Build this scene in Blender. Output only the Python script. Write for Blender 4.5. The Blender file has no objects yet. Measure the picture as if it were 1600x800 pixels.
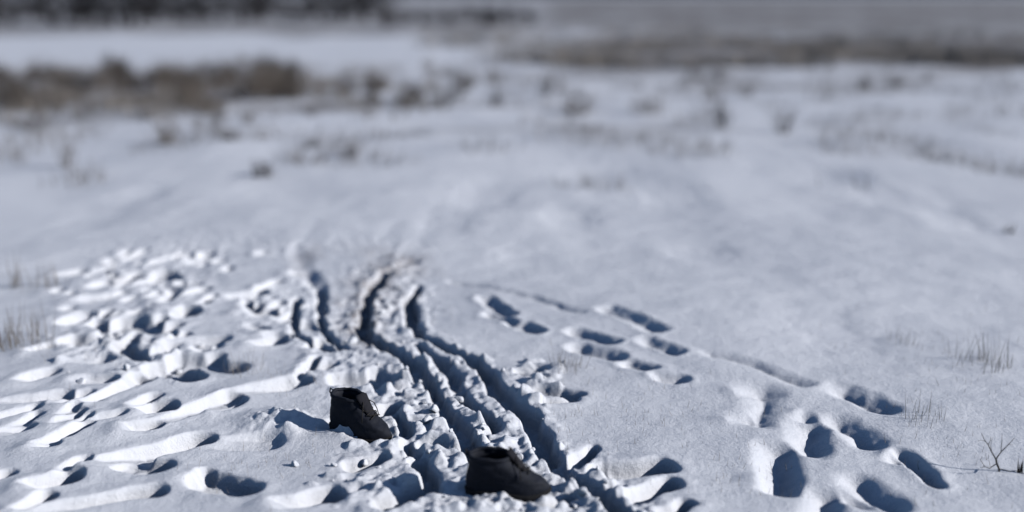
import bpy, bmesh, math, random
import numpy as np
from mathutils import Vector, Matrix

random.seed(7)
RNG = np.random.RandomState(11)
scene = bpy.context.scene
COL = scene.collection

# ------------------------------------------------------------------ camera
CAM_H = 1.75
F_PX = 1700.0                      # focal length in photo pixels (photo 1600 x 800)
HORIZON = -10.0
PITCH = math.atan((400 - HORIZON) / F_PX)
cam = bpy.data.cameras.new("camera")
cam.sensor_width = 36.0
cam.lens = 36.0 * F_PX / 1600.0
cam.clip_start, cam.clip_end = 0.1, 6000.0
cam.dof.use_dof = True
cam.dof.focus_distance = 4.45
cam.dof.aperture_fstop = (cam.lens / 1000.0) / 0.075
cam_o = bpy.data.objects.new("camera", cam)
COL.objects.link(cam_o)
cam_o.location = (0, 0, CAM_H)
cam_o.rotation_euler = (math.pi / 2 - PITCH, 0, 0)
scene.camera = cam_o

# ------------------------------------------------------------------ sky, sun, exposure
SUN_EL, SUN_AZ = math.radians(25), math.radians(-13)      # azimuth from +X towards +Y
sdir = Vector((math.cos(SUN_EL) * math.cos(SUN_AZ), math.cos(SUN_EL) * math.sin(SUN_AZ), math.sin(SUN_EL)))
world = bpy.data.worlds.new("World")
scene.world = world
world.use_nodes = True
wn = world.node_tree.nodes
bg = wn["Background"]
sky = wn.new("ShaderNodeTexSky")
sky.sky_type = 'NISHITA'
sky.sun_disc = False
sky.sun_elevation = SUN_EL
sky.sun_rotation = math.pi / 2 - SUN_AZ
sky.air_density = 0.9
sky.dust_density = 0.2
sky.ozone_density = 3.0
sky.altitude = 1500
world.node_tree.links.new(sky.outputs[0], bg.inputs[0])
bg.inputs[1].default_value = 0.08
sun = bpy.data.lights.new("sun", 'SUN')
sun.energy = 5.0
sun.angle = math.radians(0.6)
sun.color = (1.0, 0.965, 0.93)
sun_o = bpy.data.objects.new("sun", sun)
COL.objects.link(sun_o)
sun_o.rotation_euler = sdir.to_track_quat('Z', 'Y').to_euler()
vs = scene.view_settings
vs.view_transform = 'Standard'
vs.look = 'None'
vs.gamma = 1.0
vs.use_curve_mapping = False
vs.exposure = -0.17
scene.cycles.diffuse_bounces = 0

# ------------------------------------------------------------------ helpers
def gxy(px, py):
    """photo pixel -> point of the level ground"""
    vx, vy, vz = (px - 800) / F_PX, 1.0, -(py - 400) / F_PX
    c, s = math.cos(PITCH), math.sin(PITCH)
    dy, dz = vy * c + vz * s, -vy * s + vz * c
    t = CAM_H / -dz
    return np.array((vx * t, dy * t))

def smooth(a, b, x):
    t = np.clip((x - a) / (b - a), 0, 1)
    return t * t * (3 - 2 * t)

PERM = RNG.permutation(512)
PERM = np.concatenate([PERM, PERM, PERM])
GA = RNG.rand(512) * 2 * np.pi
GX, GY = np.cos(GA), np.sin(GA)
def noise(x, y):
    xi, yi = np.floor(x).astype(np.int64), np.floor(y).astype(np.int64)
    xf, yf = x - xi, y - yi
    u = xf * xf * xf * (xf * (xf * 6 - 15) + 10)
    v = yf * yf * yf * (yf * (yf * 6 - 15) + 10)
    def g(ix, iy, fx, fy):
        h = PERM[(PERM[ix & 511] + iy) & 511]
        return GX[h] * fx + GY[h] * fy
    a, b = g(xi, yi, xf, yf), g(xi + 1, yi, xf - 1, yf)
    c, d = g(xi, yi + 1, xf, yf - 1), g(xi + 1, yi + 1, xf - 1, yf - 1)
    return (a + (b - a) * u + (c - a) * v + (a - b - c + d) * u * v) * 1.4

def link(name, me, mat=None, parent=None):
    o = bpy.data.objects.new(name, me)
    COL.objects.link(o)
    if mat is not None:
        me.materials.append(mat)
    if parent is not None:
        o.parent = parent
    return o

def tag(o, label=None, cat=None, group=None, kind=None):
    if label: o["label"] = label
    if cat: o["category"] = cat
    if group: o["group"] = group
    if kind: o["kind"] = kind
    return o

def empty(name, loc, rz=0.0):
    o = bpy.data.objects.new(name, None)
    o.empty_display_size = 0.1
    COL.objects.link(o)
    o.location = loc
    o.rotation_euler = (0, 0, rz)
    return o

def mesh_from(verts, faces, name, sm=True):
    me = bpy.data.meshes.new(name)
    me.from_pydata([tuple(v) for v in verts], [], faces)
    me.validate()
    if sm:
        me.polygons.foreach_set("use_smooth", [True] * len(me.polygons))
    me.update()
    return me

# ------------------------------------------------------------------ materials
def new_mat(name):
    m = bpy.data.materials.new(name)
    m.use_nodes = True
    nt = m.node_tree
    return m, nt, nt.nodes["Principled BSDF"]

def N(nt, typ, **kw):
    n = nt.nodes.new(typ)
    for k, v in kw.items():
        setattr(n, k, v)
    return n

def ramp(nt, src, stops):
    r = N(nt, "ShaderNodeValToRGB")
    cr = r.color_ramp
    while len(cr.elements) < len(stops):
        cr.elements.new(0.5)
    for e, (p, c) in zip(cr.elements, stops):
        e.position, e.color = p, c
    nt.links.new(src, r.inputs[0])
    return r.outputs[0]

def mixc(nt, fac, a, b):
    m = N(nt, "ShaderNodeMix", data_type='RGBA')
    if hasattr(fac, "is_linked") or hasattr(fac, "links"):
        nt.links.new(fac, m.inputs[0])
    else:
        m.inputs[0].default_value = fac
    for v, k in ((a, 6), (b, 7)):
        if isinstance(v, tuple):
            m.inputs[k].default_value = v
        else:
            nt.links.new(v, m.inputs[k])
    return m.outputs[2]

def noise_tex(nt, vec, scale, detail=4, rough=0.55):
    n = N(nt, "ShaderNodeTexNoise")
    n.inputs["Scale"].default_value = scale
    n.inputs["Detail"].default_value = detail
    n.inputs["Roughness"].default_value = rough
    nt.links.new(vec, n.inputs["Vector"])
    return n.outputs["Fac"]

def snow_material():
    m, nt, p = new_mat("snow")
    L = nt.links
    geo = N(nt, "ShaderNodeNewGeometry")
    pos = geo.outputs["Position"]
    n1 = noise_tex(nt, pos, 0.9, 5)
    base = ramp(nt, n1, [(0.3, (0.70, 0.725, 0.79, 1)), (0.7, (0.755, 0.78, 0.84, 1))])
    # grit and dirt trodden into the trail
    at = N(nt, "ShaderNodeAttribute", attribute_name="dirt")
    g1 = noise_tex(nt, pos, 30.0, 6, 0.65)
    gm = ramp(nt, g1, [(0.36, (0, 0, 0, 1)), (0.72, (1, 1, 1, 1))])
    mul = N(nt, "ShaderNodeMath", operation='MULTIPLY')
    L.new(at.outputs["Fac"], mul.inputs[0]); L.new(gm, mul.inputs[1])
    col = mixc(nt, mul.outputs[0], base, (0.12, 0.095, 0.092, 1))
    # dry stubble showing through the snow of the far field
    af = N(nt, "ShaderNodeAttribute", attribute_name="field")
    mp = N(nt, "ShaderNodeMapping")
    mp.inputs["Scale"].default_value = (0.35, 0.9, 1)
    L.new(pos, mp.inputs[0])
    g2 = noise_tex(nt, mp.outputs[0], 0.6, 8, 0.7)
    add = N(nt, "ShaderNodeMath", operation='ADD')
    L.new(g2, add.inputs[0]); L.new(af.outputs["Fac"], add.inputs[1])
    fm = ramp(nt, add.outputs[0], [(0.78, (0, 0, 0, 1)), (1.05, (1, 1, 1, 1))])
    col = mixc(nt, fm, col, (0.20, 0.185, 0.18, 1))
    L.new(col, p.inputs["Base Color"])
    p.inputs["Roughness"].default_value = 0.62
    p.inputs["Specular IOR Level"].default_value = 0.25
    p.inputs["Subsurface Weight"].default_value = 0.0
    b1 = noise_tex(nt, pos, 55.0, 6, 0.7)
    bp = N(nt, "ShaderNodeBump")
    bp.inputs["Strength"].default_value = 0.55
    bp.inputs["Distance"].default_value = 0.012
    L.new(b1, bp.inputs["Height"])
    L.new(bp.outputs[0], p.inputs["Normal"])
    return m

def noisy_mat(name, c0, c1, scale, rough=0.8, spec=0.3, bump=0.2, dist=0.003):
    m, nt, p = new_mat(name)
    tc = N(nt, "ShaderNodeTexCoord")
    f = noise_tex(nt, tc.outputs["Object"], scale, 5)
    nt.links.new(ramp(nt, f, [(0.3, (*c0, 1)), (0.7, (*c1, 1))]), p.inputs["Base Color"])
    p.inputs["Roughness"].default_value = rough
    p.inputs["Specular IOR Level"].default_value = spec
    bp = N(nt, "ShaderNodeBump")
    bp.inputs["Strength"].default_value = bump
    bp.inputs["Distance"].default_value = dist
    nt.links.new(f, bp.inputs["Height"])
    nt.links.new(bp.outputs[0], p.inputs["Normal"])
    return m

SNOW = snow_material()
LEATHER = noisy_mat("black_leather", (0.008, 0.010, 0.016), (0.016, 0.019, 0.030), 45, 0.75, 0.22, 0.7, 0.003)
RUBBER = noisy_mat("black_rubber", (0.010, 0.010, 0.012), (0.018, 0.018, 0.020), 90, 0.8, 0.2)
CLOTH = noisy_mat("black_cloth", (0.014, 0.015, 0.02), (0.026, 0.026, 0.032), 200, 0.95, 0.1)
LACE = noisy_mat("lace_cord", (0.02, 0.02, 0.022), (0.04, 0.038, 0.036), 300, 0.9, 0.1)
STALK = noisy_mat("dry_stalk", (0.11, 0.095, 0.085), (0.19, 0.165, 0.145), 12, 0.9, 0.1)
STALK_D = noisy_mat("dark_stalk", (0.035, 0.032, 0.035), (0.075, 0.066, 0.062), 12, 0.9, 0.1)
STALK_P = noisy_mat("pale_stalk", (0.20, 0.185, 0.175), (0.32, 0.29, 0.265), 12, 0.9, 0.1)
BARK = noisy_mat("dark_bark", (0.030, 0.028, 0.030), (0.06, 0.052, 0.05), 4, 0.95, 0.1)
TWIG = noisy_mat("winter_twigs", (0.028, 0.027, 0.032), (0.06, 0.054, 0.056), 0.6, 0.95, 0.1)
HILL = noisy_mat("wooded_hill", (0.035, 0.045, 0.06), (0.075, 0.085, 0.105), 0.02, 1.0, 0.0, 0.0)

# ------------------------------------------------------------------ the snow field
def axis(fine0, fine1, step, lo, hi, grow):
    a = list(np.arange(fine0, fine1, step))
    s, v = step, a[-1]
    while v < hi:
        s *= grow; v += s; a.append(v)
    s, v = step, fine0
    pre = []
    while v > lo:
        s *= grow; v -= s; pre.append(v)
    return np.array(pre[::-1] + a)

XS = axis(-3.5, 3.5, 0.0065, -1500, 1500, 1.09)
ys = [3.05]
while ys[-1] < 8.2:
    ys.append(ys[-1] + 0.0055 + 0.0022 * (ys[-1] - 3.0))
st = ys[-1] - ys[-2]
while ys[-1] < 3000:
    st *= 1.045; ys.append(ys[-1] + st)
st, pre, v = 0.007, [], 3.05
while v > -40:
    st *= 1.09; v -= st; pre.append(v)
YS = np.array(pre[::-1] + ys)
NX, NY = len(XS), len(YS)
X, Y = np.meshgrid(XS, YS)                                # [NY, NX]
NEAR = (Y > 2.0) & (Y < 12)

# broad drifts
H = 0.035 * noise(X / 2.3 + 3.1, Y / 1.9) + 0.014 * noise(X / 0.75, Y / 0.6 + 9)
H += 0.03 * noise(X / 6.5 + 11, Y / 5.0) * smooth(5, 12, Y)
H += 0.030 * noise(X / 1.5 + 31, Y / 1.1 + 3) * smooth(6.5, 9, Y) + 0.034 * noise(X / 2.6 + 0.5 * Y, Y / 2.2) * smooth(8, 14, Y)
H += 0.04 * noise(X / 19 + 5, Y / 14.0) * smooth(14, 40, Y)
H += 0.006 * noise(X / 0.22, Y / 0.17)
fine = 0.0016 * noise(X / 0.055, Y / 0.045) * (Y < 14)
H += fine
# wandering of print edges
WX = 0.018 * noise(X / 0.12 + 7, Y / 0.12) + 0.004 * noise(X / 0.05, Y / 0.05 + 4)
WY = 0.018 * noise(X / 0.12 - 7, Y / 0.12 + 31) + 0.004 * noise(X / 0.05 + 17, Y / 0.05 - 4)
LUMP = (0.75 * np.abs(noise(X / 0.11 + 1.7, Y / 0.11)) + 0.28 * noise(X / 0.05, Y / 0.05 + 2.2)
        + 0.18 * noise(X / 0.02, Y / 0.02))
DEP = np.zeros_like(H)
RIM = np.zeros_like(H)
CHURN = np.zeros_like(H)
HEEL = np.zeros_like(H)
DIRT = np.zeros_like(H)

def window(x0, x1, y0, y1):
    i0, i1 = np.searchsorted(XS, x0), np.searchsorted(XS, x1)
    j0, j1 = np.searchsorted(YS, y0), np.searchsorted(YS, y1)
    return slice(j0, j1), slice(i0, i1)

def metre_per_px(py):
    d = gxy(800, py + 0.5)[1] - gxy(800, py - 0.5)[1]
    w = gxy(801, py)[0] - gxy(800, py)[0]
    return w, abs(d)

WX2 = 0.030 * noise(X / 0.33 + 2, Y / 0.45) + 0.014 * noise(X / 0.16, Y / 0.2 + 8)
def capsule(A, B, rA, rB, wall, rim, fn, warp=1.0, wander=0.0):
    pad = max(rA, rB) + 0.12
    sl = window(min(A[0], B[0]) - pad, max(A[0], B[0]) + pad, min(A[1], B[1]) - pad, max(A[1], B[1]) + pad)
    x, y = X[sl] + WX[sl] * warp + WX2[sl] * wander, Y[sl] + WY[sl] * warp
    d = B - A
    t = ((x - A[0]) * d[0] + (y - A[1]) * d[1]) / max(d @ d, 1e-9)
    tc = np.clip(t, 0, 1)
    sd = np.hypot(x - A[0] - tc * d[0], y - A[1] - tc * d[1]) - (rA + (rB - rA) * tc)
    m = smooth(wall, -wall, sd)
    DEP[sl] = np.maximum(DEP[sl], m * fn(np.clip(t + 0.0, -0.3, 1.3)))
    if rim:
        RIM[sl] = np.maximum(RIM[sl], rim * np.exp(-((sd - 0.035) / 0.03) ** 2) * (0.5 + 0.8 * LUMP[sl]))

def half(A, B, t, py, horizontal=False):
    w, dz = metre_per_px(py)
    d = (B - A) / max(np.hypot(*(B - A)), 1e-9)
    return max(0.022, 0.5 * (t * w * abs(d[1]) if horizontal else t * dz * abs(d[0])))

def P(x1, y1, x2, y2, t, d, soft=0.012, rim=0.004, k=1.0):
    """footprint dragged in from the first end, deepest under the toe at the second"""
    A, B = gxy(x1, y1), gxy(x2, y2)
    r = max(half(A, B, t, (y1 + y2) / 2), 0.035)
    u = (B - A) / np.hypot(*(B - A))
    d *= 0.9
    r *= 0.84
    r = min(r, 0.45 * np.hypot(*(B - A)) + 0.03)
    B2, A2 = B - u * r * 0.6, A + u * r * 0.6
    capsule(A2, B2, r * 0.8, r, soft, rim, lambda s: d * np.clip(0.04 + 0.96 * np.clip((s + 0.2) / 1.15, 0, 1) ** k, 0, 1), warp=0.8)
    c = A + u * r * 0.1
    sl = window(c[0] - 3 * r, c[0] + 3 * r, c[1] - 3 * r, c[1] + 3 * r)
    q = ((X[sl] + WX[sl] - c[0]) ** 2 + (Y[sl] + WY[sl] - c[1]) ** 2) / (1.15 * r) ** 2
    HEEL[sl] = np.maximum(HEEL[sl], 0.26 * d * np.exp(-q))

def Hh(x1, y1, x2, y2, t, d, soft=0.012, rim=0.006, horizontal=False):
    """straight-walled hole"""
    A, B = gxy(x1, y1), gxy(x2, y2)
    r = half(A, B, t, (y1 + y2) / 2, horizontal)
    capsule(A, B, r, r * 0.85, soft, rim, lambda s: d * (0.75 + 0.25 * np.clip(s, 0, 1)))

RJr = random.Random(3)
def RJ(): return RJr.uniform(.74, 1.16)
def rut(pts, depth, soft=0.011, rim=0.008, dirt=0.0):
    n = len(pts)
    for (a, b) in zip(pts[:-1], pts[1:]):
        A, B = gxy(a[0], a[1]), gxy(b[0], b[1])
        wa, wb = metre_per_px(a[1])[0] * a[2] * 0.37, metre_per_px(b[1])[0] * b[2] * 0.37
        capsule(A, B, wa * RJ(), wb * RJ(), soft, rim, lambda s, q=RJ(): depth * q * min(1, (0.35 if a[1] < 425 else 1)) + 0 * s, warp=0.9, wander=1.0)
        if dirt:
            stain((a[0] + b[0]) / 2, (a[1] + b[1]) / 2, 30, 14, dirt)

def patch(arr, px, py, rx, ry, amount):
    """soft oval patch (photo-pixel radii) added to a mask"""
    c = gxy(px, py)
    w, dz = metre_per_px(py)
    a, b = rx * w, ry * dz
    sl = window(c[0] - 2.2 * a, c[0] + 2.2 * a, c[1] - 2.2 * b, c[1] + 2.2 * b)
    q = ((X[sl] + 3 * WX[sl] - c[0]) / a) ** 2 + ((Y[sl] + 3 * WY[sl] - c[1]) / b) ** 2
    arr[sl] = np.maximum(arr[sl], amount * np.exp(-q ** 1.5))

def stain(px, py, rx, ry, a): patch(DIRT, px, py, rx, ry, a)
def churn(px, py, rx, ry, a): patch(CHURN, px, py, rx, ry, a)

# footprints, lower left
for f in [(50,703,140,662,30,.075), (-25,632,110,615,18,.055), (-30,660,58,636,15,.05), (22,598,84,579,24,.07),
          (33,552,82,537,20,.07), (105,563,168,561,18,.035), (112,592,178,594,14,.055), (122,634,206,599,28,.075),
          (178,593,229,592,24,.08), (185,672,250,662,18,.08), (205,648,268,630,32,.09), (242,662,372,611,28,.07),
          (355,616,476,590,24,.07), (328,641,380,621,14,.06), (138,733,322,680,34,.085), (312,691,430,683,32,.03),
          (280,746,330,746,32,.07), (30,770,118,745,38,.095), (10,805,80,776,28,.09), (25,810,250,765,24,.075),
          (85,742,139,719,18,.055), (108,664,140,650,14,.035), (418,794,528,770,34,.095), (-25,756,14,742,14,.06),
          (-10,684,46,667,20,.04), (220,526,278,508,18,.065), (258,536,352,531,16,.045), (88,496,124,501,20,.075),
          (106,471,178,462,12,.05), (78,428,132,419,12,.055), (70,456,96,453,10,.04), (134,441,168,444,16,.06),
          (182,409,228,391,16,.06), (214,446,254,430,14,.06), (278,467,324,453,16,.065), (252,493,302,490,20,.075),
          (338,468,412,459,12,.05), (372,493,428,484,20,.075), (392,462,436,440,16,.06), (386,541,442,529,16,.065),
          (150,468,200,455,12,.05), (235,472,275,462,10,.05), (225,415,268,403,12,.05), (275,408,330,396,10,.05),
          (140,425,180,412,8,.035), (470,575,520,566,14,.05)]:
    P(*f)
for f in [(207,726,244,730,28,.075), (328,750,378,764,34,.08), (248,573,298,588,20,.08), (285,561,366,572,18,.075),
          (200,504,230,511,18,.08), (115,530,162,531,14,.075), (150,505,192,523,10,.06), (183,440,218,431,9,.055),
          (255,424,270,436,16,.055), (468,582,492,558,14,.05), (540,587,584,590,20,.085), (586,579,612,588,14,.06),
          (590,640,612,632,22,.075), (605,788,660,764,32,.10), (668,692,722,698,12,.05), (548,724,592,711,18,.07),
          (896,722,926,698,20,.06), (953,733,1030,729,26,.085), (998,778,1048,754,22,.08), (850,790,884,783,16,.06),
          (848,609,896,616,13,.06), (855,631,892,625,8,.04), (818,580,842,577,9,.04), (1040,806,1075,790,18,.07),
          (478,505,492,512,14,.05), (190,545,225,560,12,.06)]:
    Hh(*f)
# prints crossing to the right, softer the farther they were blown over
for f in [(758,468,794,492,16,.05,.04), (764,494,802,504,8,.04,.03), (810,510,836,518,14,.05,.03),
          (950,487,1026,520,15,.045,.065), (1008,536,1054,552,12,.04,.045), (898,521,954,536,10,.045,.04),
          (905,545,958,557,14,.05,.042), (985,570,1012,576,12,.045,.03), (1035,590,1062,594,10,.04,.035)]:
    Hh(*f, rim=0.008)
for f in [(1316,607,1378,633,16,.085,.085), (1312,653,1360,686,18,.085,.085), (1342,748,1392,784,24,.095,.085)]:
    Hh(*f, rim=0)
Hh(1412,706,1462,750,22,.06,.035, rim=0.006)
for f in [(1264,662,1268,698,24,.085,.085), (1213,700,1218,755,32,.095,.085), (1290,772,1284,808,22,.085,.085), (1196,618,1184,655,16,.06,.09)]:
    Hh(*f, rim=0, horizontal=True)
for f in [(1140,612,1200,612,16,.055,.09), (1130,655,1182,650,14,.05,.09), (1172,745,1212,742,18,.055,.05), (1310,785,1345,776,24,.055,.09),
          (1240,640,1262,650,14,.04,.05), (1380,705,1408,715,16,.04,.04)]:
    P(*f, rim=0)
for seg in [((708,441,14), (760,450,16), (830,465,18), (906,489,16))]:
    rut(seg, 0.03, soft=0.035, rim=0)
rut(((1112,556,14), (1178,569,18), (1242,597,20)), 0.04, soft=0.07, rim=0)
# the trail fading on beyond the trodden ground
for seg in [((636,408,40), (655,380,36), (668,350,30), (672,320,24)), ((590,420,34), (600,385,32), (612,350,26)), ((472,392,30), (480,370,26), (492,345,22))]:
    rut(seg, 0.022, soft=0.09, rim=0)
# many smaller scuffs in the trodden patches at left
rs = random.Random(21)
for (cx, cy, rx, ry, n) in [(210, 440, 130, 50, 34), (200, 520, 130, 50, 26), (430, 480, 70, 50, 18), (330, 405, 110, 14, 12), (120, 640, 120, 60, 8)]:
    for _ in range(n):
        x, y = rs.gauss(cx, rx * .5), rs.gauss(cy, ry * .5)
        if y < 392: continue
        k = (y - 250) / 330
        l = rs.uniform(22, 52) * k
        an = rs.gauss(-.22, .3)
        P(x - l * .5, y - l * .5 * math.sin(an), x + l * .5, y + l * .5 * math.sin(an), rs.uniform(8, 15) * k, rs.uniform(.035, .075), rim=0.006)
# the dragged trail
RUT_A = ((642,411,26), (606,429,26), (584,452,24), (568,480,24), (567,510,26), (578,530,28), (602,541,26), (640,560,28),
         (665,582,30), (682,606,32), (692,640,32), (706,662,32), (726,690,34), (746,718,36), (762,745,34))
RUT_B = ((656,449,14), (640,474,22), (645,500,26), (660,525,28), (700,545,26), (735,560,28), (757,576,30), (772,600,36),
         (797,626,40), (822,652,42), (846,682,44), (862,706,46), (882,732,46), (915,760,48), (950,790,50), (985,825,52))
RUT_C = ((652,538,14), (690,566,20), (708,582,24), (724,606,26), (740,634,26), (756,652,26), (772,668,24))
RUT_D = ((616,645,16), (638,678,24), (654,700,28), (664,730,36), (672,760,40), (688,804,44))
RUT_E = ((466,388,26), (478,426,28), (494,450,22), (503,490,16), (512,516,16), (532,545,14))
RUT_F = ((462,466,16), (457,500,16), (472,525,16), (516,546,20))
rut(RUT_A, 0.068); rut(RUT_B, 0.076); rut(RUT_C, 0.055, soft=.02); rut(RUT_D[:2], 0.06); rut(((640,690,18), (652,706,22)), 0.05); rut(((658,716,34), (672,752,44), (680,772,34)), 0.075); rut(RUT_E[:3], 0.05, soft=0.07, rim=0.004); rut(RUT_E[2:], 0.06); rut(RUT_F, 0.06)
for (x, y, a) in [(640,410,.8), (630,412,1.1), (618,418,1.1), (608,428,1.1), (560,440,.6), (585,400,.5), (650,425,.6), (540,470,.5), (548,500,.6), (620,470,.5), (590,445,1.1), (576,465,1.15), (568,490,1.2), (568,512,1.15), (580,530,.9), (595,420,.7)]:
    stain(x, y, 34, 15, a * 1.1)
for (x, y, rx, ry, a) in [(735,690,18,22,.75), (740,705,20,10,.8), (572,718,40,12,.4), (700,600,34,20,.25), (640,600,30,25,.28),
                          (760,650,30,20,.25), (830,735,30,20,.25), (210,540,40,8,.35), (620,395,60,12,.2), (480,405,22,18,.7),
                          (550,390,30,14,.15), (800,770,70,14,.25), (190,436,26,6,.5), (325,568,36,8,.35), (880,600,60,40,.10)]:
    stain(x, y, rx, ry, a)
for (x, y, rx, ry, a) in [(600,435,70,26,.8), (600,490,75,34,.8), (560,545,80,30,.8), (640,590,80,34,1.0), (600,600,90,40,.7),
                          (700,620,70,40,.9), (640,680,70,50,.9), (760,690,70,50,1.0), (620,760,90,40,.9), (830,720,60,40,.8),
                          (870,790,120,30,1.0), (960,780,70,50,.8), (830,600,34,30,.7), (900,730,50,30,.7), (530,500,40,40,.5),
                          (550,720,40,24,.6), (220,425,70,26,.55), (270,450,80,36,.4), (180,530,80,30,.6), (250,572,60,20,.7),
                          (290,392,150,16,.45), (420,390,110,16,.4), (350,374,150,12,.2), (560,385,120,16,.35), (640,385,70,14,.3), (210,500,110,50,.35), (440,470,60,40,.5),
                          (560,570,60,20,.7), (500,570,40,16,.6), (740,790,140,20,.9)]:
    churn(x, y, rx, ry, a)

for (px, py, rx, ry, dd) in [(815,396,46,16,.03), (760,300,50,16,.05), (890,332,40,16,.045), (1100,392,50,14,.035), (1295,520,70,22,.03),
                             (1440,305,60,18,.05), (1490,340,40,14,.04), (1300,280,50,14,.05), (1370,300,40,12,.045), (1480,240,70,20,.06),
                             (300,345,70,16,.04), (220,305,40,10,.05), (960,275,70,14,.06), (1050,300,50,16,.05), (700,345,40,16,.035), (150,340,60,14,.035)]:
    hollow = np.zeros_like(H)
    patch(hollow, px, py, rx, ry * 1.3, dd * .55)
    H -= hollow
# lumps thrown about: low clods with a lit and a shaded side
clod_pts = []
for _ in range(620):
    k = random.choice([(600,470,70,60), (640,590,90,50), (700,680,110,70), (620,750,110,50), (880,770,110,40), (210,550,90,40), (690,600,80,60), (760,690,60,60), (840,600,30,40)])
    px, py = random.gauss(k[0], k[2] * .55), random.gauss(k[1], k[3] * .55)
    if (396 if random.random() < .8 else 376) < py < 815:
        clod_pts.append((px, py, .008 + .04 * random.random() ** 2.2, random.uniform(.5, 1.1)))
for pts_ in (RUT_A, RUT_B, RUT_B, RUT_C, RUT_D, RUT_F):
    for a, b in zip(pts_[:-1], pts_[1:]):
        for _ in range(7):
            t = random.random()
            sd_ = random.choice((-1, 1))
            off = sd_ * (0.42 * a[2] + abs(random.gauss(0, 12)))
            clod_pts.append((a[0] + (b[0] - a[0]) * t + off, a[1] + (b[1] - a[1]) * t, .007 + .022 * random.random() ** 2, random.uniform(.6, 1.1)))
CL = np.zeros_like(H)
for px, py, r, hgt in clod_pts:
    c = gxy(px, py)
    sl = window(c[0] - 2 * r, c[0] + 2 * r, c[1] - 2 * r, c[1] + 2 * r)
    q = ((X[sl] + WX[sl] * 1.2 - c[0]) ** 2 + (Y[sl] + WY[sl] * 1.2 - c[1]) ** 2) / r ** 2
    ang, tx, ty = random.uniform(0, 3.14), random.gauss(0, .35), random.gauss(0, .35)
    ux, uy = X[sl] + WX[sl] * .8 - c[0], Y[sl] + WY[sl] * .8 - c[1]
    vx, vy = (ux * math.cos(ang) + uy * math.sin(ang)) / r, (uy * math.cos(ang) - ux * math.sin(ang)) / (r * random.uniform(.6, 1))
    q = (vx ** 4 + vy ** 4) ** .5
    CL[sl] = np.maximum(CL[sl], smooth(1.05, .7, q) * r * hgt * .72 * np.clip(0.62 + tx * vx + ty * vy, 0.1, 1.2))
inside = smooth(0.0, 0.05, DEP)
H = H - DEP + HEEL * (1 - 0.3 * inside) + RIM * (1 - inside) + CL * (1 - 0.35 * inside) + CHURN * (0.052 * (LUMP - 0.22)) * (1 - 0.5 * inside)
H += inside * (0.010 + 0.034 * np.clip(CHURN, 0, 1)) * (LUMP - 0.3)

for _ in range(1):
    S = H.copy()
    S[1:-1, 1:-1] = (4 * H[1:-1, 1:-1] + 2 * (H[:-2, 1:-1] + H[2:, 1:-1] + H[1:-1, :-2] + H[1:-1, 2:])
                     + H[:-2, :-2] + H[:-2, 2:] + H[2:, :-2] + H[2:, 2:]) / 16
    H = np.where(NEAR, S, H)
H += 0.0035 * (noise(X / 0.028, Y / 0.028) + 0.6 * noise(X / 0.016 + 5, Y / 0.016)) * np.clip(CHURN + DEP * 4, 0, 1)

# ------------------------------------------------------------------ where the two boots stand
def boot_pose(heel, toe):
    a, b = gxy(*heel), gxy(*toe)
    return a, math.atan2(b[1] - a[1], b[0] - a[0])
BOOTS = [boot_pose((516, 658), (604, 679)), boot_pose((727, 772), (861, 778))]
def mean_h(c, r):
    sl = window(c[0] - r, c[0] + r, c[1] - r, c[1] + r)
    return float(np.median(H[sl]))
BOOT_Z = [mean_h(BOOTS[0][0] + (0.1, -.05), .3) - 0.02, mean_h(BOOTS[1][0] + (.15, 0), .3) - 0.01]
for (a, rz), bz in zip(BOOTS, BOOT_Z):
    c, s = math.cos(rz), math.sin(rz)
    sl = window(a[0] - .6, a[0] + .6, a[1] - .6, a[1] + .6)
    lx = (X[sl] - a[0]) * c + (Y[sl] - a[1]) * s
    ly = -(X[sl] - a[0]) * s + (Y[sl] - a[1]) * c
    t = np.clip(lx, 0.05, 0.25)
    sd = np.hypot(lx - t, ly)
    k = smooth(0.10, 0.055, sd + WX[sl])
    H[sl] = H[sl] * (1 - k) + k * (bz + 0.004 + 0.012 * (LUMP[sl] - .3))
# snow pushed up against the soles, and mounds added to shorten a boot's shadow
for (px, py, r, hh) in [(548, 671, .075, .055), (600, 687, .05, .02), (545, 650, .04, .0), (770, 790, .09, .035), (850, 786, .05, .02), (428, 652, .13, .045), (455, 668, .05, .025), (470, 646, .04, .02)]:
    c = gxy(px, py)
    sl = window(c[0] - .3, c[0] + .3, c[1] - .3, c[1] + .3)
    H[sl] += hh * np.exp(-((X[sl] - c[0]) ** 2 + ((Y[sl] - c[1]) * 1.3) ** 2) / r ** 2) * (0.7 + LUMP[sl])

# far field: dry stubble showing through on the right and far away
def fband(y0, y1, x0, x1, a):
    """field of stubble between two ground distances; x0, x1 are slopes x / y"""
    sx = X / np.maximum(Y, 1)
    e = 0.08
    return a * smooth(y0 * .93, y0 * 1.05, Y + 0.10 * Y * noise(X / 6, Y / 9) + 0.05 * Y * noise(X / 2, Y / 3)) * (1 - smooth(y1 * .95, y1 * 1.08, Y)) \
        * smooth(x0 - e, x0 + e, sx) * (1 - smooth(x1 - e, x1 + e, sx))
FIELD = np.zeros_like(H)
for b in [(26, 420, 0.02, 2.0, .43), (28, 44, 0.04, 1.5, .50), (19, 31, -.06, .5, .34), (13, 20, -.8, .45, .25), (47, 420, -2.0, 0.1, .42), (15.5, 23, -2, -.08, .32), (60, 400, -.02, 2, .48)]:
    FIELD = np.maximum(FIELD, fband(*b))

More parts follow.
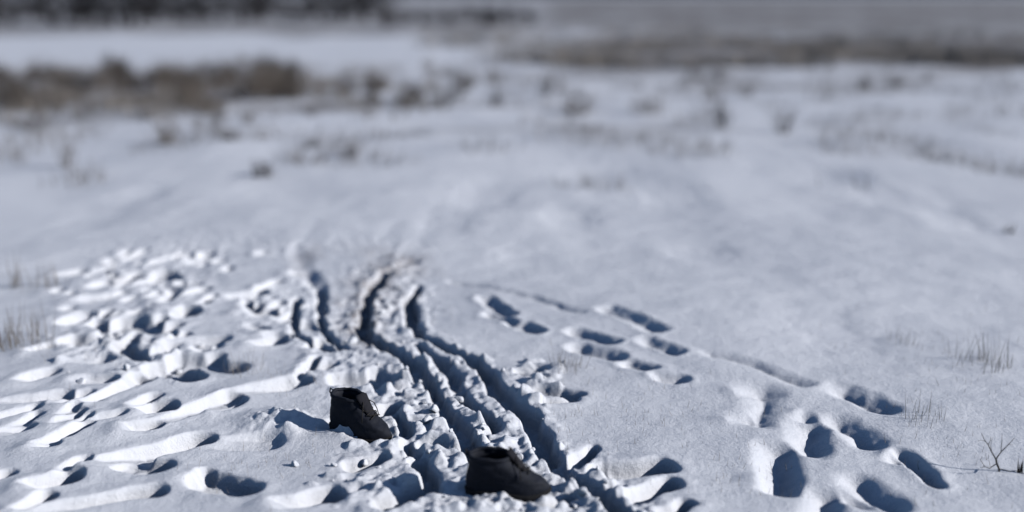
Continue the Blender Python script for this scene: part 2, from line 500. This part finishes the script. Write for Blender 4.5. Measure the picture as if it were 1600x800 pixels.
def build_ground():
    me = bpy.data.meshes.new("snow_ground")
    nv = NX * NY
    co = np.empty((nv, 3), np.float32)
    co[:, 0], co[:, 1], co[:, 2] = X.ravel(), Y.ravel(), H.ravel()
    idx = np.arange(nv).reshape(NY, NX)
    q = np.stack([idx[:-1, :-1], idx[:-1, 1:], idx[1:, 1:], idx[1:, :-1]], -1).reshape(-1, 4)
    me.vertices.add(nv)
    me.vertices.foreach_set("co", co.ravel())
    me.loops.add(q.size)
    me.loops.foreach_set("vertex_index", q.ravel().astype(np.int32))
    me.polygons.add(len(q))
    me.polygons.foreach_set("loop_start", np.arange(0, q.size, 4, dtype=np.int32))
    me.polygons.foreach_set("use_smooth", np.ones(len(q), bool))
    for nm, arr in (("dirt", DIRT), ("field", FIELD)):
        at = me.attributes.new(nm, 'FLOAT', 'POINT')
        at.data.foreach_set("value", arr.ravel().astype(np.float32))
    me.update(calc_edges=True)
    return link("snow_ground", me, SNOW)
ground = build_ground()
tag(ground, kind="structure")

def gz(x, y):
    i = int(np.clip(np.searchsorted(XS, x), 1, NX - 1)); j = int(np.clip(np.searchsorted(YS, y), 1, NY - 1))
    u = (x - XS[i - 1]) / (XS[i] - XS[i - 1]); v = (y - YS[j - 1]) / (YS[j] - YS[j - 1])
    return float((H[j - 1, i - 1] * (1 - u) + H[j - 1, i] * u) * (1 - v) + (H[j, i - 1] * (1 - u) + H[j, i] * u) * v)

# far wooded hills that close the view
def build_hills():
    n = 120
    vs_, fs = [], []
    for i in range(n + 1):
        x = -1400 + 2800 * i / n
        h = 38 + 18 * math.sin(i * .13 + 1) + 9 * math.sin(i * .41)
        for (dy, dz) in ((0, -1), (40, h * .45), (110, h * .8), (200, h), (420, h * .7), (700, -1)):
            vs_.append((x, 620 + 40 * math.sin(i * .09) + dy, dz + random.uniform(-1.5, 1.5) * (dz > 0)))
    for i in range(n):
        for k in range(5):
            a = i * 6 + k
            fs.append((a, a + 6, a + 7, a + 1))
    return tag(link("hills", mesh_from(vs_, fs, "hills"), HILL), kind="structure")
build_hills()

# ------------------------------------------------------------------ boots
def interp(tab, v):
    return float(np.interp(v, [t[0] for t in tab], [t[1] for t in tab]))
FRONT = [(.028,.296), (.04,.300), (.05,.299), (.06,.294), (.068,.286), (.076,.274), (.084,.258), (.092,.243), (.10,.229),
         (.11,.214), (.12,.201), (.13,.184), (.14,.174), (.15,.166), (.16,.160), (.17,.156), (.18,.154)]
BACK = [(.028,.004), (.05,.0), (.08,.003), (.11,.010), (.14,.013), (.18,.012)]
FOOT = [(0,.030), (.12,.036), (.3,.037), (.45,.040), (.62,.049), (.75,.051), (.88,.045), (1,.030)]

def slice_pts(z, n=40, grow=0.0, top_w=0.047):
    f, b = interp(FRONT, z) + grow, interp(BACK, z) - grow
    k = float(smooth(.035, .115, np.array(z)))
    out = []
    for i in range(n):
        th = 2 * math.pi * i / n
        cx = math.copysign(abs(math.cos(th)) ** 0.85, math.cos(th))
        x = (f + b) / 2 + (f - b) / 2 * cx
        t = (x - b) / (f - b)
        end = max(0.0, 1 - abs(2 * t - 1) ** 3.2) ** 0.5
        wf = (interp(FOOT, (x) / .30)) * (1.02 - 1.5 * max(0, z - .05) * (x > .2))
        ws = top_w
        w = (wf * (1 - k) + ws * k + grow) * end
        out.append((x, math.copysign(w, math.sin(th)) if abs(math.sin(th)) > 1e-6 else 0.0, z))
    return out

def loft(rings, cap_bottom=False, cap_top=False):
    n = len(rings[0]); v = [p for r in rings for p in r]; f = []
    for k in range(len(rings) - 1):
        for i in range(n):
            j = (i + 1) % n
            f.append((k * n + i, k * n + j, (k + 1) * n + j, (k + 1) * n + i))
    if cap_bottom: f.append(tuple(range(n - 1, -1, -1)))
    if cap_top: f.append(tuple(range((len(rings) - 1) * n, len(rings) * n)))
    return v, f

def tube(path, r, n=6):
    v, f = [], []
    for i, p in enumerate(path):
        p = Vector(p)
        d = (Vector(path[min(i + 1, len(path) - 1)]) - Vector(path[max(i - 1, 0)])).normalized()
        a = d.cross(Vector((0, 0, 1)))
        if a.length < 1e-3: a = d.cross(Vector((1, 0, 0)))
        a.normalize(); b = d.cross(a)
        rr = r[i] if isinstance(r, (list, tuple)) else r
        for k in range(n):
            th = 2 * math.pi * k / n
            v.append(tuple(p + (a * math.cos(th) + b * math.sin(th)) * rr))
    for i in range(len(path) - 1):
        for k in range(n):
            j = (k + 1) % n
            f.append((i * n + k, i * n + j, (i + 1) * n + j, (i + 1) * n + k))
    f.append(tuple(range(n))); f.append(tuple(range((len(path) - 1) * n, len(path) * n)))
    return v, f

def join(parts):
    V, F = [], []
    for v, f in parts:
        o = len(V); V += v; F += [tuple(i + o for i in q) for q in f]
    return V, F

def make_boot(label, loc, rz, tilt, flip, sag, bulk):
    root = empty("boot", loc, rz)
    root.rotation_euler = (tilt[0], tilt[1], rz)
    root.scale = bulk
    tag(root, label, "boot", "pair of boots left standing in the snow")
    zs = [.028, .034, .04, .046, .052, .057, .062, .066, .070, .074, .078, .082, .086, .090, .094, .098, .103, .108, .114,
          .120, .127, .134, .141, .148, .155, .162]
    def sagged(r):
        o = []
        for (x, y, z) in r:
            k = max(0.0, (z - .09) / .08)
            dz = -sag * k * (0.5 + 0.5 * math.cos((x - .02) * 14)) + 0.003 * math.sin(x * 60 + y * 90) * k
            wob = .0022 * math.sin(x * 95 + z * 140 + y * 40) + .0018 * math.sin(x * 190 - z * 90 + y * 120)
            y *= 1 + wob * 10
            z += wob * .6 * (z > .05)
            cr = 0.0032 * math.sin(z * 260 + x * 30) * (0.06 < z < .135) * (.10 < x < .27)
            o.append((x + cr, y * (1 + .05 * math.sin(z * 160) * k) * flip + .006 * k * flip, z + dz))
        return o
    rings = [sagged(slice_pts(z)) for z in zs]
    inner = []
    for z in (.160, .14, .11, .085, .07):
        r = slice_pts(max(z, .10), grow=-.007)
        inner.append(sagged([(x, y, z) for (x, y, _) in r]))
    v, f = loft(rings + inner, cap_top=True)
    up = link("upper", mesh_from(v, f, "upper"), LEATHER, root)
    # padded collar round the opening
    ring = sagged(slice_pts(.162, n=40, grow=-.003))
    col_path = ring + [ring[0]]
    v, f = tube([(p[0], p[1], p[2] + .002) for p in col_path], .007, 8)
    link("collar", mesh_from(v, f, "collar"), LEATHER, root)
    # sole: welt, tread layer, heel block and lugs
    def sole_ring(z, g, x0=None, x1=None, n=56):
        o = []
        for (x, y, _) in slice_pts(.034, n=n, grow=g):
            if x0 is not None: x = min(max(x, x0), x1)
            o.append((x, y * flip, z + 0.014 * max(0, (x - .23) / .07) ** 2))
        return o
    parts = [loft([sole_ring(.014, .003), sole_ring(.018, .0055), sole_ring(.028, .006), sole_ring(.031, .003), sole_ring(.033, -.004)], True, True)]
    parts.append(loft([sole_ring(.0, .001, -.02, .088), sole_ring(.002, .003, -.02, .09), sole_ring(.016, .003, -.02, .092)], True, True))
    for i in range(8):
        x0 = .115 + i * .0225
        parts.append(loft([sole_ring(.003, .001, x0, x0 + .014), sole_ring(.016, .003, x0 - .001, x0 + .016)], True, True))
    v, f = join(parts)
    link("sole", mesh_from(v, f, "sole", False), RUBBER, root)
    # tongue standing up out of the opening
    V, F = [], []
    for i in range(9):
        s = i / 8
        x = .222 - .068 * s; z = .098 + .088 * s
        hw = .018 + .012 * s - (.010 if i == 8 else 0)
        for j in range(7):
            q = j / 6 * 2 - 1
            V.append((x - .010 * q * q + .004, hw * q * flip, z + .002 - (.006 * q * q if i == 8 else 0)))
    nn = len(V)
    V += [(p[0] - .005, p[1], p[2] - .002) for p in V]
    for i in range(8):
        for j in range(6):
            a = i * 7 + j
            F.append((a, a + 1, a + 8, a + 7)); F.append((nn + a, nn + a + 7, nn + a + 8, nn + a + 1))
    edge = [j for j in range(7)] + [i * 7 + 6 for i in range(1, 9)] + [56 + j for j in range(5, -1, -1)] + [i * 7 for i in range(7, 0, -1)]
    for a, b in zip(edge, edge[1:] + edge[:1]):
        F.append((a, nn + a, nn + b, b))
    link("tongue", mesh_from(V, F, "tongue"), CLOTH, root)
    # laces zigzag over the instep and hang loose at the top
    parts = []
    for i in range(5):
        z0 = .100 + i * .013
        x0, x1 = interp(FRONT, z0), interp(FRONT, z0 + .011)
        for sgn in (1, -1):
            pth = []
            for k in range(7):
                t = k / 6
                y = sgn * (-.026 + .052 * t)
                bulge = .006 * (1 - (2 * t - 1) ** 2)
                pth.append((x0 + (x1 - x0) * t - .008 + bulge + .004, y, z0 + .011 * t + bulge * .6 + .004))
            parts.append(tube(pth, .0022, 5))
    for sgn in (1, -1):
        parts.append(tube([(.168, sgn * .004, .160), (.178, sgn * .016, .160), (.190, sgn * .032, .146), (.196, sgn * .043, .120), (.200, sgn * .050, .092)], .002, 5))
    v, f = join(parts)
    link("laces", mesh_from(v, f, "laces"), LACE, root)
    # heel loop
    v, f = tube([(.014, -.010, .150), (.004, -.009, .162), (-.001, 0, .172), (.004, .009, .162), (.014, .010, .150)], .003, 6)
    link("heel_loop", mesh_from(v, f, "heel_loop"), CLOTH, root)
    return root

(a0, r0), (a1, r1) = BOOTS
make_boot("farther black ankle boot, standing left of the ruts, toe to the lower right",
          (a0[0], a0[1], BOOT_Z[0] - .002), r0, (0, math.radians(3), 0), 1, .002, (1.03, 1.14, 1.06))
make_boot("nearest black ankle boot, seen from the side at the end of the dirty rut",
          (a1[0], a1[1], BOOT_Z[1] + .004), r1, (math.radians(2), math.radians(1), 0), -1, .004, (1.02, 1.06, 1.0))

# ------------------------------------------------------------------ dry plants
def stalk(V, F, base, tip, r, bend, seg=3):
    b, t = Vector(base), Vector(tip)
    start = len(V)
    side = Vector((bend[0], bend[1], 0))
    for i in range(seg):
        s = i / seg
        p = b.lerp(t, s) + side * math.sin(s * math.pi * .8)
        rr = r * (1 - .75 * s)
        for k in range(3):
            th = 2 * math.pi * k / 3 + s
            V.append((p.x + rr * math.cos(th), p.y + rr * math.sin(th), p.z))
    V.append(tuple(t + side * .6))
    for i in range(seg - 1):
        for k in range(3):
            j = (k + 1) % 3
            F.append((start + i * 3 + k, start + i * 3 + j, start + (i + 1) * 3 + j, start + (i + 1) * 3 + k))
    e = start + (seg - 1) * 3
    for k in range(3):
        F.append((e + k, e + (k + 1) % 3, start + seg * 3))

def tuft_mesh(n, spread, hmin, hmax, r, lean=.25, branches=0, rnd=random, ysq=1.0):
    V, F = [], []
    for _ in range(n):
        a, d = rnd.uniform(0, 6.283), spread * rnd.random() ** .7
        bx, by = d * math.cos(a), d * math.sin(a) * ysq
        h = rnd.uniform(hmin, hmax)
        la = rnd.gauss(0, lean) * h; lb = rnd.gauss(0, lean) * h
        tip = (bx + la, by + lb, h)
        stalk(V, F, (bx, by, -.06), tip, r * rnd.uniform(.6, 1.3), (rnd.gauss(0, .05) * h, rnd.gauss(0, .05) * h))
        for _b in range(branches):
            s = rnd.uniform(.35, .95)
            p = (bx + la * s, by + lb * s, h * s)
            l = h * rnd.uniform(.12, .35)
            q = rnd.uniform(0, 6.283)
            stalk(V, F, p, (p[0] + l * .7 * math.cos(q), p[1] + l * .7 * math.sin(q), p[2] + l * rnd.uniform(.3, .9)), r * .6, (0, 0), 2)
    return mesh_from(V, F, "tuft")

def plant(name, px, py, me, mat, label, cat, rz=0.0, scale=1.0, group=None):
    g = gxy(px, py)
    o = link(name, me, mat) if not me.materials else link(name, me)
    o.location = (g[0], g[1], gz(g[0], g[1]))
    o.rotation_euler = (0, 0, rz); o.scale = (scale,) * 3
    tag(o, label, cat, group)
    return o

# near tufts, each its own
plant("dry_grass_tuft", 26, 536, tuft_mesh(70, .17, .08, .24, .0024), STALK, "wide tuft of thin dry stalks at the left edge beside the trodden prints", "grass tuft")
plant("dry_grass_tuft", 20, 446, tuft_mesh(14, .06, .10, .26, .003), STALK, "few upright stalks at the left edge above the wide tuft", "grass tuft")
plant("dry_grass_tuft", 74, 446, tuft_mesh(20, .12, .08, .22, .0026), STALK, "sparse stalks just left of the small bright print at the top left of the tracks", "grass tuft")
plant("dry_grass_tuft", 176, 432, tuft_mesh(6, .04, .10, .20, .002), STALK_D, "thin dark stalks rising by the churned patch at the upper left", "grass tuft")
plant("dry_grass_tuft", 1534, 566, tuft_mesh(46, .17, .05, .19, .002), STALK, "tuft of fine upright stalks near the right edge above the forked twig", "grass tuft")
plant("dry_grass_tuft", 886, 578, tuft_mesh(40, .08, .05, .15, .0013), STALK_P, "faint pale brown tuft right of the ruts below the paired prints", "grass tuft")
plant("dry_grass_tuft", 384, 578, tuft_mesh(30, .10, .05, .13, .0012), STALK_P, "faint pale stalks on the smooth snow above the long bright drag mark", "grass tuft")
plant("dry_grass_tuft", 1440, 655, tuft_mesh(26, .10, .03, .12, .0016), STALK_P, "low wispy stalks left of the forked twig", "grass tuft")
plant("dry_grass_tuft", 1290, 158, tuft_mesh(14, .35, .25, .7, .006), STALK_D, "tall dark dry stalks far right in front of the brown field", "grass tuft")
plant("dry_grass_tuft", 1548, 160, tuft_mesh(26, .6, .12, .42, .005), STALK_D, "broad clump of dark stalks at the far right edge below the field", "grass tuft")
plant("dry_grass_tuft", 1412, 532, tuft_mesh(22, .08, .03, .10, .0016), STALK, "scant low stalks left of the fine upright tuft on the right", "grass tuft")

def forked_twig():
    parts = []
    def br(pts, r0, r1):
        n = len(pts)
        parts.append(tube(pts, [.6 * (r0 + (r1 - r0) * i / (n - 1)) for i in range(n)], 6))
    br([(.020, .0, -.05), (.012, 0, .01), (.0, 0, .035), (-.004, 0, .055)], .0065, .0055)
    br([(-.004, 0, .05), (-.022, .004, .078), (-.036, .006, .105), (-.052, .01, .125), (-.064, .01, .150)], .0048, .0016)
    br([(-.036, .006, .105), (-.034, -.004, .128), (-.038, -.01, .146)], .0025, .001)
    br([(-.003, 0, .052), (.012, -.003, .082), (.034, -.006, .112), (.052, -.01, .140)], .004, .0014)
    br([(.010, -.003, .080), (.014, .006, .115), (.013, .01, .150)], .0024, .001)
    br([(-.002, 0, .03), (-.034, -.02, .022), (-.058, -.03, .034), (-.078, -.035, .062), (-.074, -.036, .078)], .0035, .0012)
    br([(-.058, -.03, .034), (-.080, -.045, .036)], .0022, .001)
    br([(-.020, .004, .075), (-.024, .012, .10), (-.018, .016, .13)], .002, .0009)
    br([(.022, -.004, .096), (.040, .004, .108), (.058, .006, .106)], .0018, .0008)
    br([(-.048, .009, .118), (-.066, .004, .126), (-.080, .0, .124)], .0018, .0008)
    br([(.012, 0, .01), (.05, -.012, .006), (.085, -.02, .012)], .003, .0012)
    v, f = join(parts)
    return mesh_from(v, f, "forked_twig")
tw = plant("forked_twig", 1556, 733, forked_twig(), STALK_D, "dark forked twig sticking up out of smooth snow at the lower right", "twig")
plant("weed_stub", 1600, 735, tuft_mesh(7, .02, .04, .08, .006, .1), STALK_D, "short dark weed stub at the right edge beside the forked twig", "weed")
plant("weed_stub", 1578, 359, tuft_mesh(6, .05, .04, .09, .010, .3), STALK_D, "small dark stub alone on smooth snow at the right edge", "weed")

# dark weeds standing out alone in the blurred middle ground
R2 = random.Random(5)
for (px, py, hpx, wpx, lab) in [
        (265, 226, 46, 50, "leaning grey weed clump alone on the snow at the upper left"),
        (410, 276, 26, 44, "small dark weed clump in mid snow left of the picture's middle"),
        (548, 246, 18, 36, "low round dark weed in mid snow near the middle"),
        (490, 230, 14, 34, "very low weed just left of the low round dark weed"),
        (360, 222, 18, 34, "faint low weed right of the leaning grey clump"),
        (105, 262, 60, 14, "thin tall stalk standing alone at the left"),
        (905, 176, 40, 50, "rounded brown weed clump right of the middle"),
        (1010, 176, 34, 60, "wide brown weed clump right of the rounded one"),
        (1126, 196, 46, 30, "upright weed clump between the wide clump and the slim stalks"),
        (1222, 206, 66, 26, "slim tall weed stalks on the right"),
        (775, 166, 50, 30, "narrow weed clump directly right of the grass band"),
        (690, 172, 40, 44, "bushy weed at the right end of the grass band"),
        (1165, 150, 40, 22, "short slim weed close under the brown field"),
        (1085, 118, 34, 26, "small dark weed at the lower edge of the brown field")]:
    w, dz = metre_per_px(py)
    h, s = hpx * w * 1.05, wpx * w * .5
    me = tuft_mesh(max(18, int(wpx * .95)), s * .95, h * .35, h, .0055, .36, 4, R2)
    plant("weed_clump", px, py, me, STALK_D if 24 < wpx < 45 else STALK, lab, "weed")

# band of dead weeds across the left: individual clumps
protos = []
for k in range(5):
    protos.append(tuft_mesh(46, .34, .20, .62, .0065, .22, 4, R2))
    protos[-1].materials.append((STALK, STALK_D, STALK, STALK_D, STALK)[k])
def weed_row(n, pxr, pyr, smin, smax, label, group):
    for _ in range(n):
        px, py = R2.uniform(*pxr), R2.uniform(*pyr)
        if float(noise(np.array([px / 55.0 + 7]), np.array([py / 26.0]))[0]) < -.16 and smax > .7: px += 40; py -= 14
        py += 20 * float(noise(np.array([px / 90.0]), np.array([3.3]))[0])
        plant("dead_weed", px, py, R2.choice(protos), None, label, "weed", R2.uniform(0, 6.28), R2.uniform(smin, smax), group)
weed_row(14, (-80, 640), (172, 198), .25, .5, "low straggling weed in front of the dark band at left", "stragglers in front of the left band")
weed_row(78, (-80, 470), (124, 172), .55, 1.0, "clump of dead brown weeds in the dark band across the left middle distance", "dead weeds in the left band")
weed_row(44, (-80, 420), (112, 138), .45, .8, "pale ragged weed clump in the back row of the dark band at left", "weeds at the back of the left band")
weed_row(34, (420, 740), (118, 172), .4, .75, "thinner clump of dead weeds where the dark band peters out towards the middle", "dead weeds at the thinning end of the band")
weed_row(16, (700, 1480), (120, 150), .3, .6, "scattered low dead weed in the snow below the brown field", "scattered weeds below the brown field")

# dry grass of the far brown field: nobody could count it
def field_grass():
    V, F = [], []
    for _ in range(6500):
        py = 40 + 66 * R2.random() ** .8
        lo = 560 + 260 * (py - 70) / 30 if py > 78 else 660
        px = R2.uniform(max(lo, 600), 1700)
        g = gxy(px, py)
        if noise(np.array([g[0] / 5.0]), np.array([g[1] / 7.0]))[0] < -.12: continue
        h = R2.uniform(.12, .42)
        x, y = g; z = gz(x, y)
        a = R2.uniform(0, 6.28)
        for k in range(3):
            dx, dy = R2.gauss(0, .16), R2.gauss(0, .16)
            w = .012
            i = len(V)
            V.extend([(x + dx - w * math.cos(a), y + dy - w * math.sin(a), z - .03), (x + dx + w * math.cos(a), y + dy + w * math.sin(a), z - .03),
                      (x + dx * 1.6 + R2.gauss(0, .07), y + dy * 1.6, z + h)])
            F.append((i, i + 1, i + 2))
    return V, F
v, f = field_grass()
tag(link("dry_grass", mesh_from(v, f, "dry_grass", False), STALK_P), kind="stuff")
def band_grass():
    V, F = [], []
    for _ in range(7000):
        px = R2.uniform(-80, 700); py = R2.gauss(146, 20) + 14 * float(noise(np.array([px / 80.0]), np.array([1.7]))[0])
        if not 108 < py < 200 or R2.random() < max(0, (px - 420) / 320): continue
        x, y = gxy(px, py); z = gz(x, y)
        if noise(np.array([x / 1.6]), np.array([y / 2.5]))[0] < -.02: continue
        for k in range(2):
            a, w, h = R2.uniform(0, 6.28), .007, R2.uniform(.08, .30)
            dx, dy = R2.gauss(0, .08), R2.gauss(0, .08)
            i = len(V)
            V.extend([(x + dx - w * math.cos(a), y + dy - w * math.sin(a), z - .03), (x + dx + w * math.cos(a), y + dy + w * math.sin(a), z - .03),
                      (x + dx * 1.8 + R2.gauss(0, .06), y + dy * 1.8, z + h)])
            F.append((i, i + 1, i + 2))
    return V, F
v, f = band_grass()
def sparse_grass():
    V, F = [], []
    for _ in range(13000):
        py = 104 + 190 * R2.random() ** 1.6; px = R2.uniform(-60, 1660)
        x, y = gxy(px, py); z = gz(x, y)
        if noise(np.array([x / 1.3]), np.array([y / 2.4 + 5]))[0] < .12: continue
        for k in range(2):
            a, w, h = R2.uniform(0, 6.28), .0045, R2.uniform(.04, .22)
            dx, dy = R2.gauss(0, .06), R2.gauss(0, .06)
            i = len(V)
            V.extend([(x + dx - w * math.cos(a), y + dy - w * math.sin(a), z - .03), (x + dx + w * math.cos(a), y + dy + w * math.sin(a), z - .03),
                      (x + dx * 1.8 + R2.gauss(0, .05), y + dy * 1.8, z + h)])
            F.append((i, i + 1, i + 2))
    return mesh_from(V, F, "sparse_grass", False)
tag(link("sparse_grass", sparse_grass(), STALK), kind="stuff")
tag(link("low_grass", mesh_from(v, f, "low_grass", False), STALK_P), kind="stuff")

# thin stubble poking through the snow near the camera
def stubble():
    V, F = [], []
    for (cx, cy, rx, ry, n) in [(960, 640, 190, 70, 260), (450, 590, 70, 40, 90), (400, 720, 110, 50, 110), (1500, 640, 130, 120, 200),
                                (60, 480, 90, 60, 120), (1150, 740, 160, 50, 90), (700, 470, 60, 40, 30), (1450, 540, 150, 40, 110), (160, 560, 150, 60, 60), (210, 500, 130, 80, 170), (560, 560, 90, 90, 90)]:
        for _ in range(int(n * .6)):
            px, py = R2.gauss(cx, rx * .55), R2.gauss(cy, ry * .55)
            if not 400 < py < 830: continue
            x, y = gxy(px, py); z = gz(x, y)
            h = R2.uniform(.008, .05)
            stalk(V, F, (x, y, z - .01), (x + R2.gauss(0, .22) * h, y + R2.gauss(0, .22) * h, z + h), R2.uniform(.0006, .0014), (R2.gauss(0, .06) * h, 0), 2)
    return mesh_from(V, F, "grass_stubble")
tag(link("grass_stubble", stubble(), STALK_P), kind="stuff")

# ------------------------------------------------------------------ bare bushes far left
def grow(V, F, p, d, length, r, depth, rnd):
    """recursive twigs as three-sided tapers"""
    q = p + d * length
    stalk(V, F, p, q, r, (rnd.gauss(0, .03) * length, rnd.gauss(0, .03) * length), 2)
    if depth == 0: return
    for _ in range(rnd.choice((3, 4, 4))):
        s = rnd.uniform(.35, 1.0)
        nd = (d + Vector((rnd.gauss(0, .55), rnd.gauss(0, .55), rnd.gauss(.12, .35)))).normalized()
        grow(V, F, p.lerp(q, s), nd, length * rnd.uniform(.5, .75), r * .6, depth - 1, rnd)

def make_bush(seed):
    rnd = random.Random(seed)
    root = empty("bare_bush", (0, 0, 0))
    parts = []
    TV, TF = [], []
    for k in range(7):
        a = rnd.uniform(0, 6.28)
        b = Vector((.35 * math.cos(a), .35 * math.sin(a), -.15))
        d = Vector((.45 * math.cos(a), .45 * math.sin(a), 1)).normalized()
        t = b + d * rnd.uniform(.9, 1.4)
        parts.append(tube([tuple(b), tuple(b.lerp(t, .5) + Vector((rnd.gauss(0, .05), rnd.gauss(0, .05), 0))), tuple(t)], [.055, .045, .03], 6))
        for _ in range(7):
            s = rnd.uniform(.15, 1)
            nd = (d + Vector((rnd.gauss(0, .7), rnd.gauss(0, .7), rnd.gauss(.05, .4)))).normalized()
            grow(TV, TF, b.lerp(t, s), nd, rnd.uniform(.6, 1.1), .02, 3, rnd)
    v, f = join(parts)
    link("trunk", mesh_from(v, f, "trunk"), BARK, root)
    link("crown", mesh_from(TV, TF, "crown", False), TWIG, root)
    return root

bproto = [make_bush(s) for s in (1, 2, 3)]
used = set()
def put_bush(k, px, py, scale, label, group):
    src = bproto[k]
    if k in used:
        r = src.copy(); COL.objects.link(r)
        for ch in list(src.children):
            c = ch.copy(); COL.objects.link(c); c.parent = r
    else:
        r = src; used.add(k)
    g = gxy(px, py)
    r.location = (g[0], g[1], gz(g[0], g[1]))
    r.rotation_euler = (0, 0, R2.uniform(0, 6.28)); r.scale = (scale * 1.15, scale * 1.15, scale)
    tag(r, label, "bush", group)
for i in range(34):
    px = -60 + i * 27 + R2.uniform(-10, 10)
    if px > 880: break
    tall = px < 590
    put_bush(i % 3, px, R2.uniform(30, 42) if tall else R2.uniform(33, 46), R2.uniform(.75, 1.1) if tall else R2.uniform(.4, .7),
             "tall dark bare bush in the thicket along the far left edge of the field" if tall else
             "low dark bare bush in the row beyond the middle of the field",
             "bushes of the far left thicket" if tall else "low bushes beyond the middle of the field")

# ------------------------------------------------------------------ loose lumps of snow
def lump_mesh(seed):
    rnd = random.Random(seed)
    bm = bmesh.new()
    bmesh.ops.create_icosphere(bm, subdivisions=3, radius=1.0)
    cuts = [(Vector((rnd.gauss(0, 1), rnd.gauss(0, 1), rnd.gauss(.3, 1))).normalized(), rnd.uniform(.55, .85)) for _ in range(9)]
    for v in bm.verts:
        p = v.co.copy()
        for n_, d_ in cuts:
            e = p.dot(n_) - d_
            if e > 0: p -= n_ * e * .9
        v.co = p * (1 + rnd.uniform(-.03, .03))
        v.co.z *= .75
    me = bpy.data.meshes.new("snow_lump"); bm.to_mesh(me); bm.free()
    me.polygons.foreach_set("use_smooth", [True] * len(me.polygons))
    me.materials.append(SNOW)
    return me
lumps = [lump_mesh(s) for s in range(5)]
R3 = random.Random(9)
spots = []
while len(spots) < 90:
    kx = R3.choice([(640,590,70,60), (720,690,110,70), (600,740,100,50), (880,770,110,40), (590,480,60,60), (840,620,40,60), (230,545,110,60)])
    px, py = R3.gauss(kx[0], kx[2] * .6), R3.gauss(kx[1], kx[3] * .6)
    if not 410 < py < 805 or 500 < px < 615 and 600 < py < 690 or 715 < px < 870 and 700 < py < 800: continue
    spots.append((px, py))
for px, py in spots:
    o = bpy.data.objects.new("snow_lump", R3.choice(lumps)); COL.objects.link(o)
    g = gxy(px, py); r = .006 + .022 * R3.random() ** 2
    o.location = (g[0], g[1], gz(g[0], g[1]) + r * .35)
    o.rotation_euler = (R3.uniform(-.4, .4), R3.uniform(-.4, .4), R3.uniform(0, 6.28)); o.scale = (r, r * R3.uniform(.7, 1), r)
    tag(o, "small loose lump of snow lying in the churned snow of the tracks", "snow lump", "loose snow lumps thrown up along the tracks")
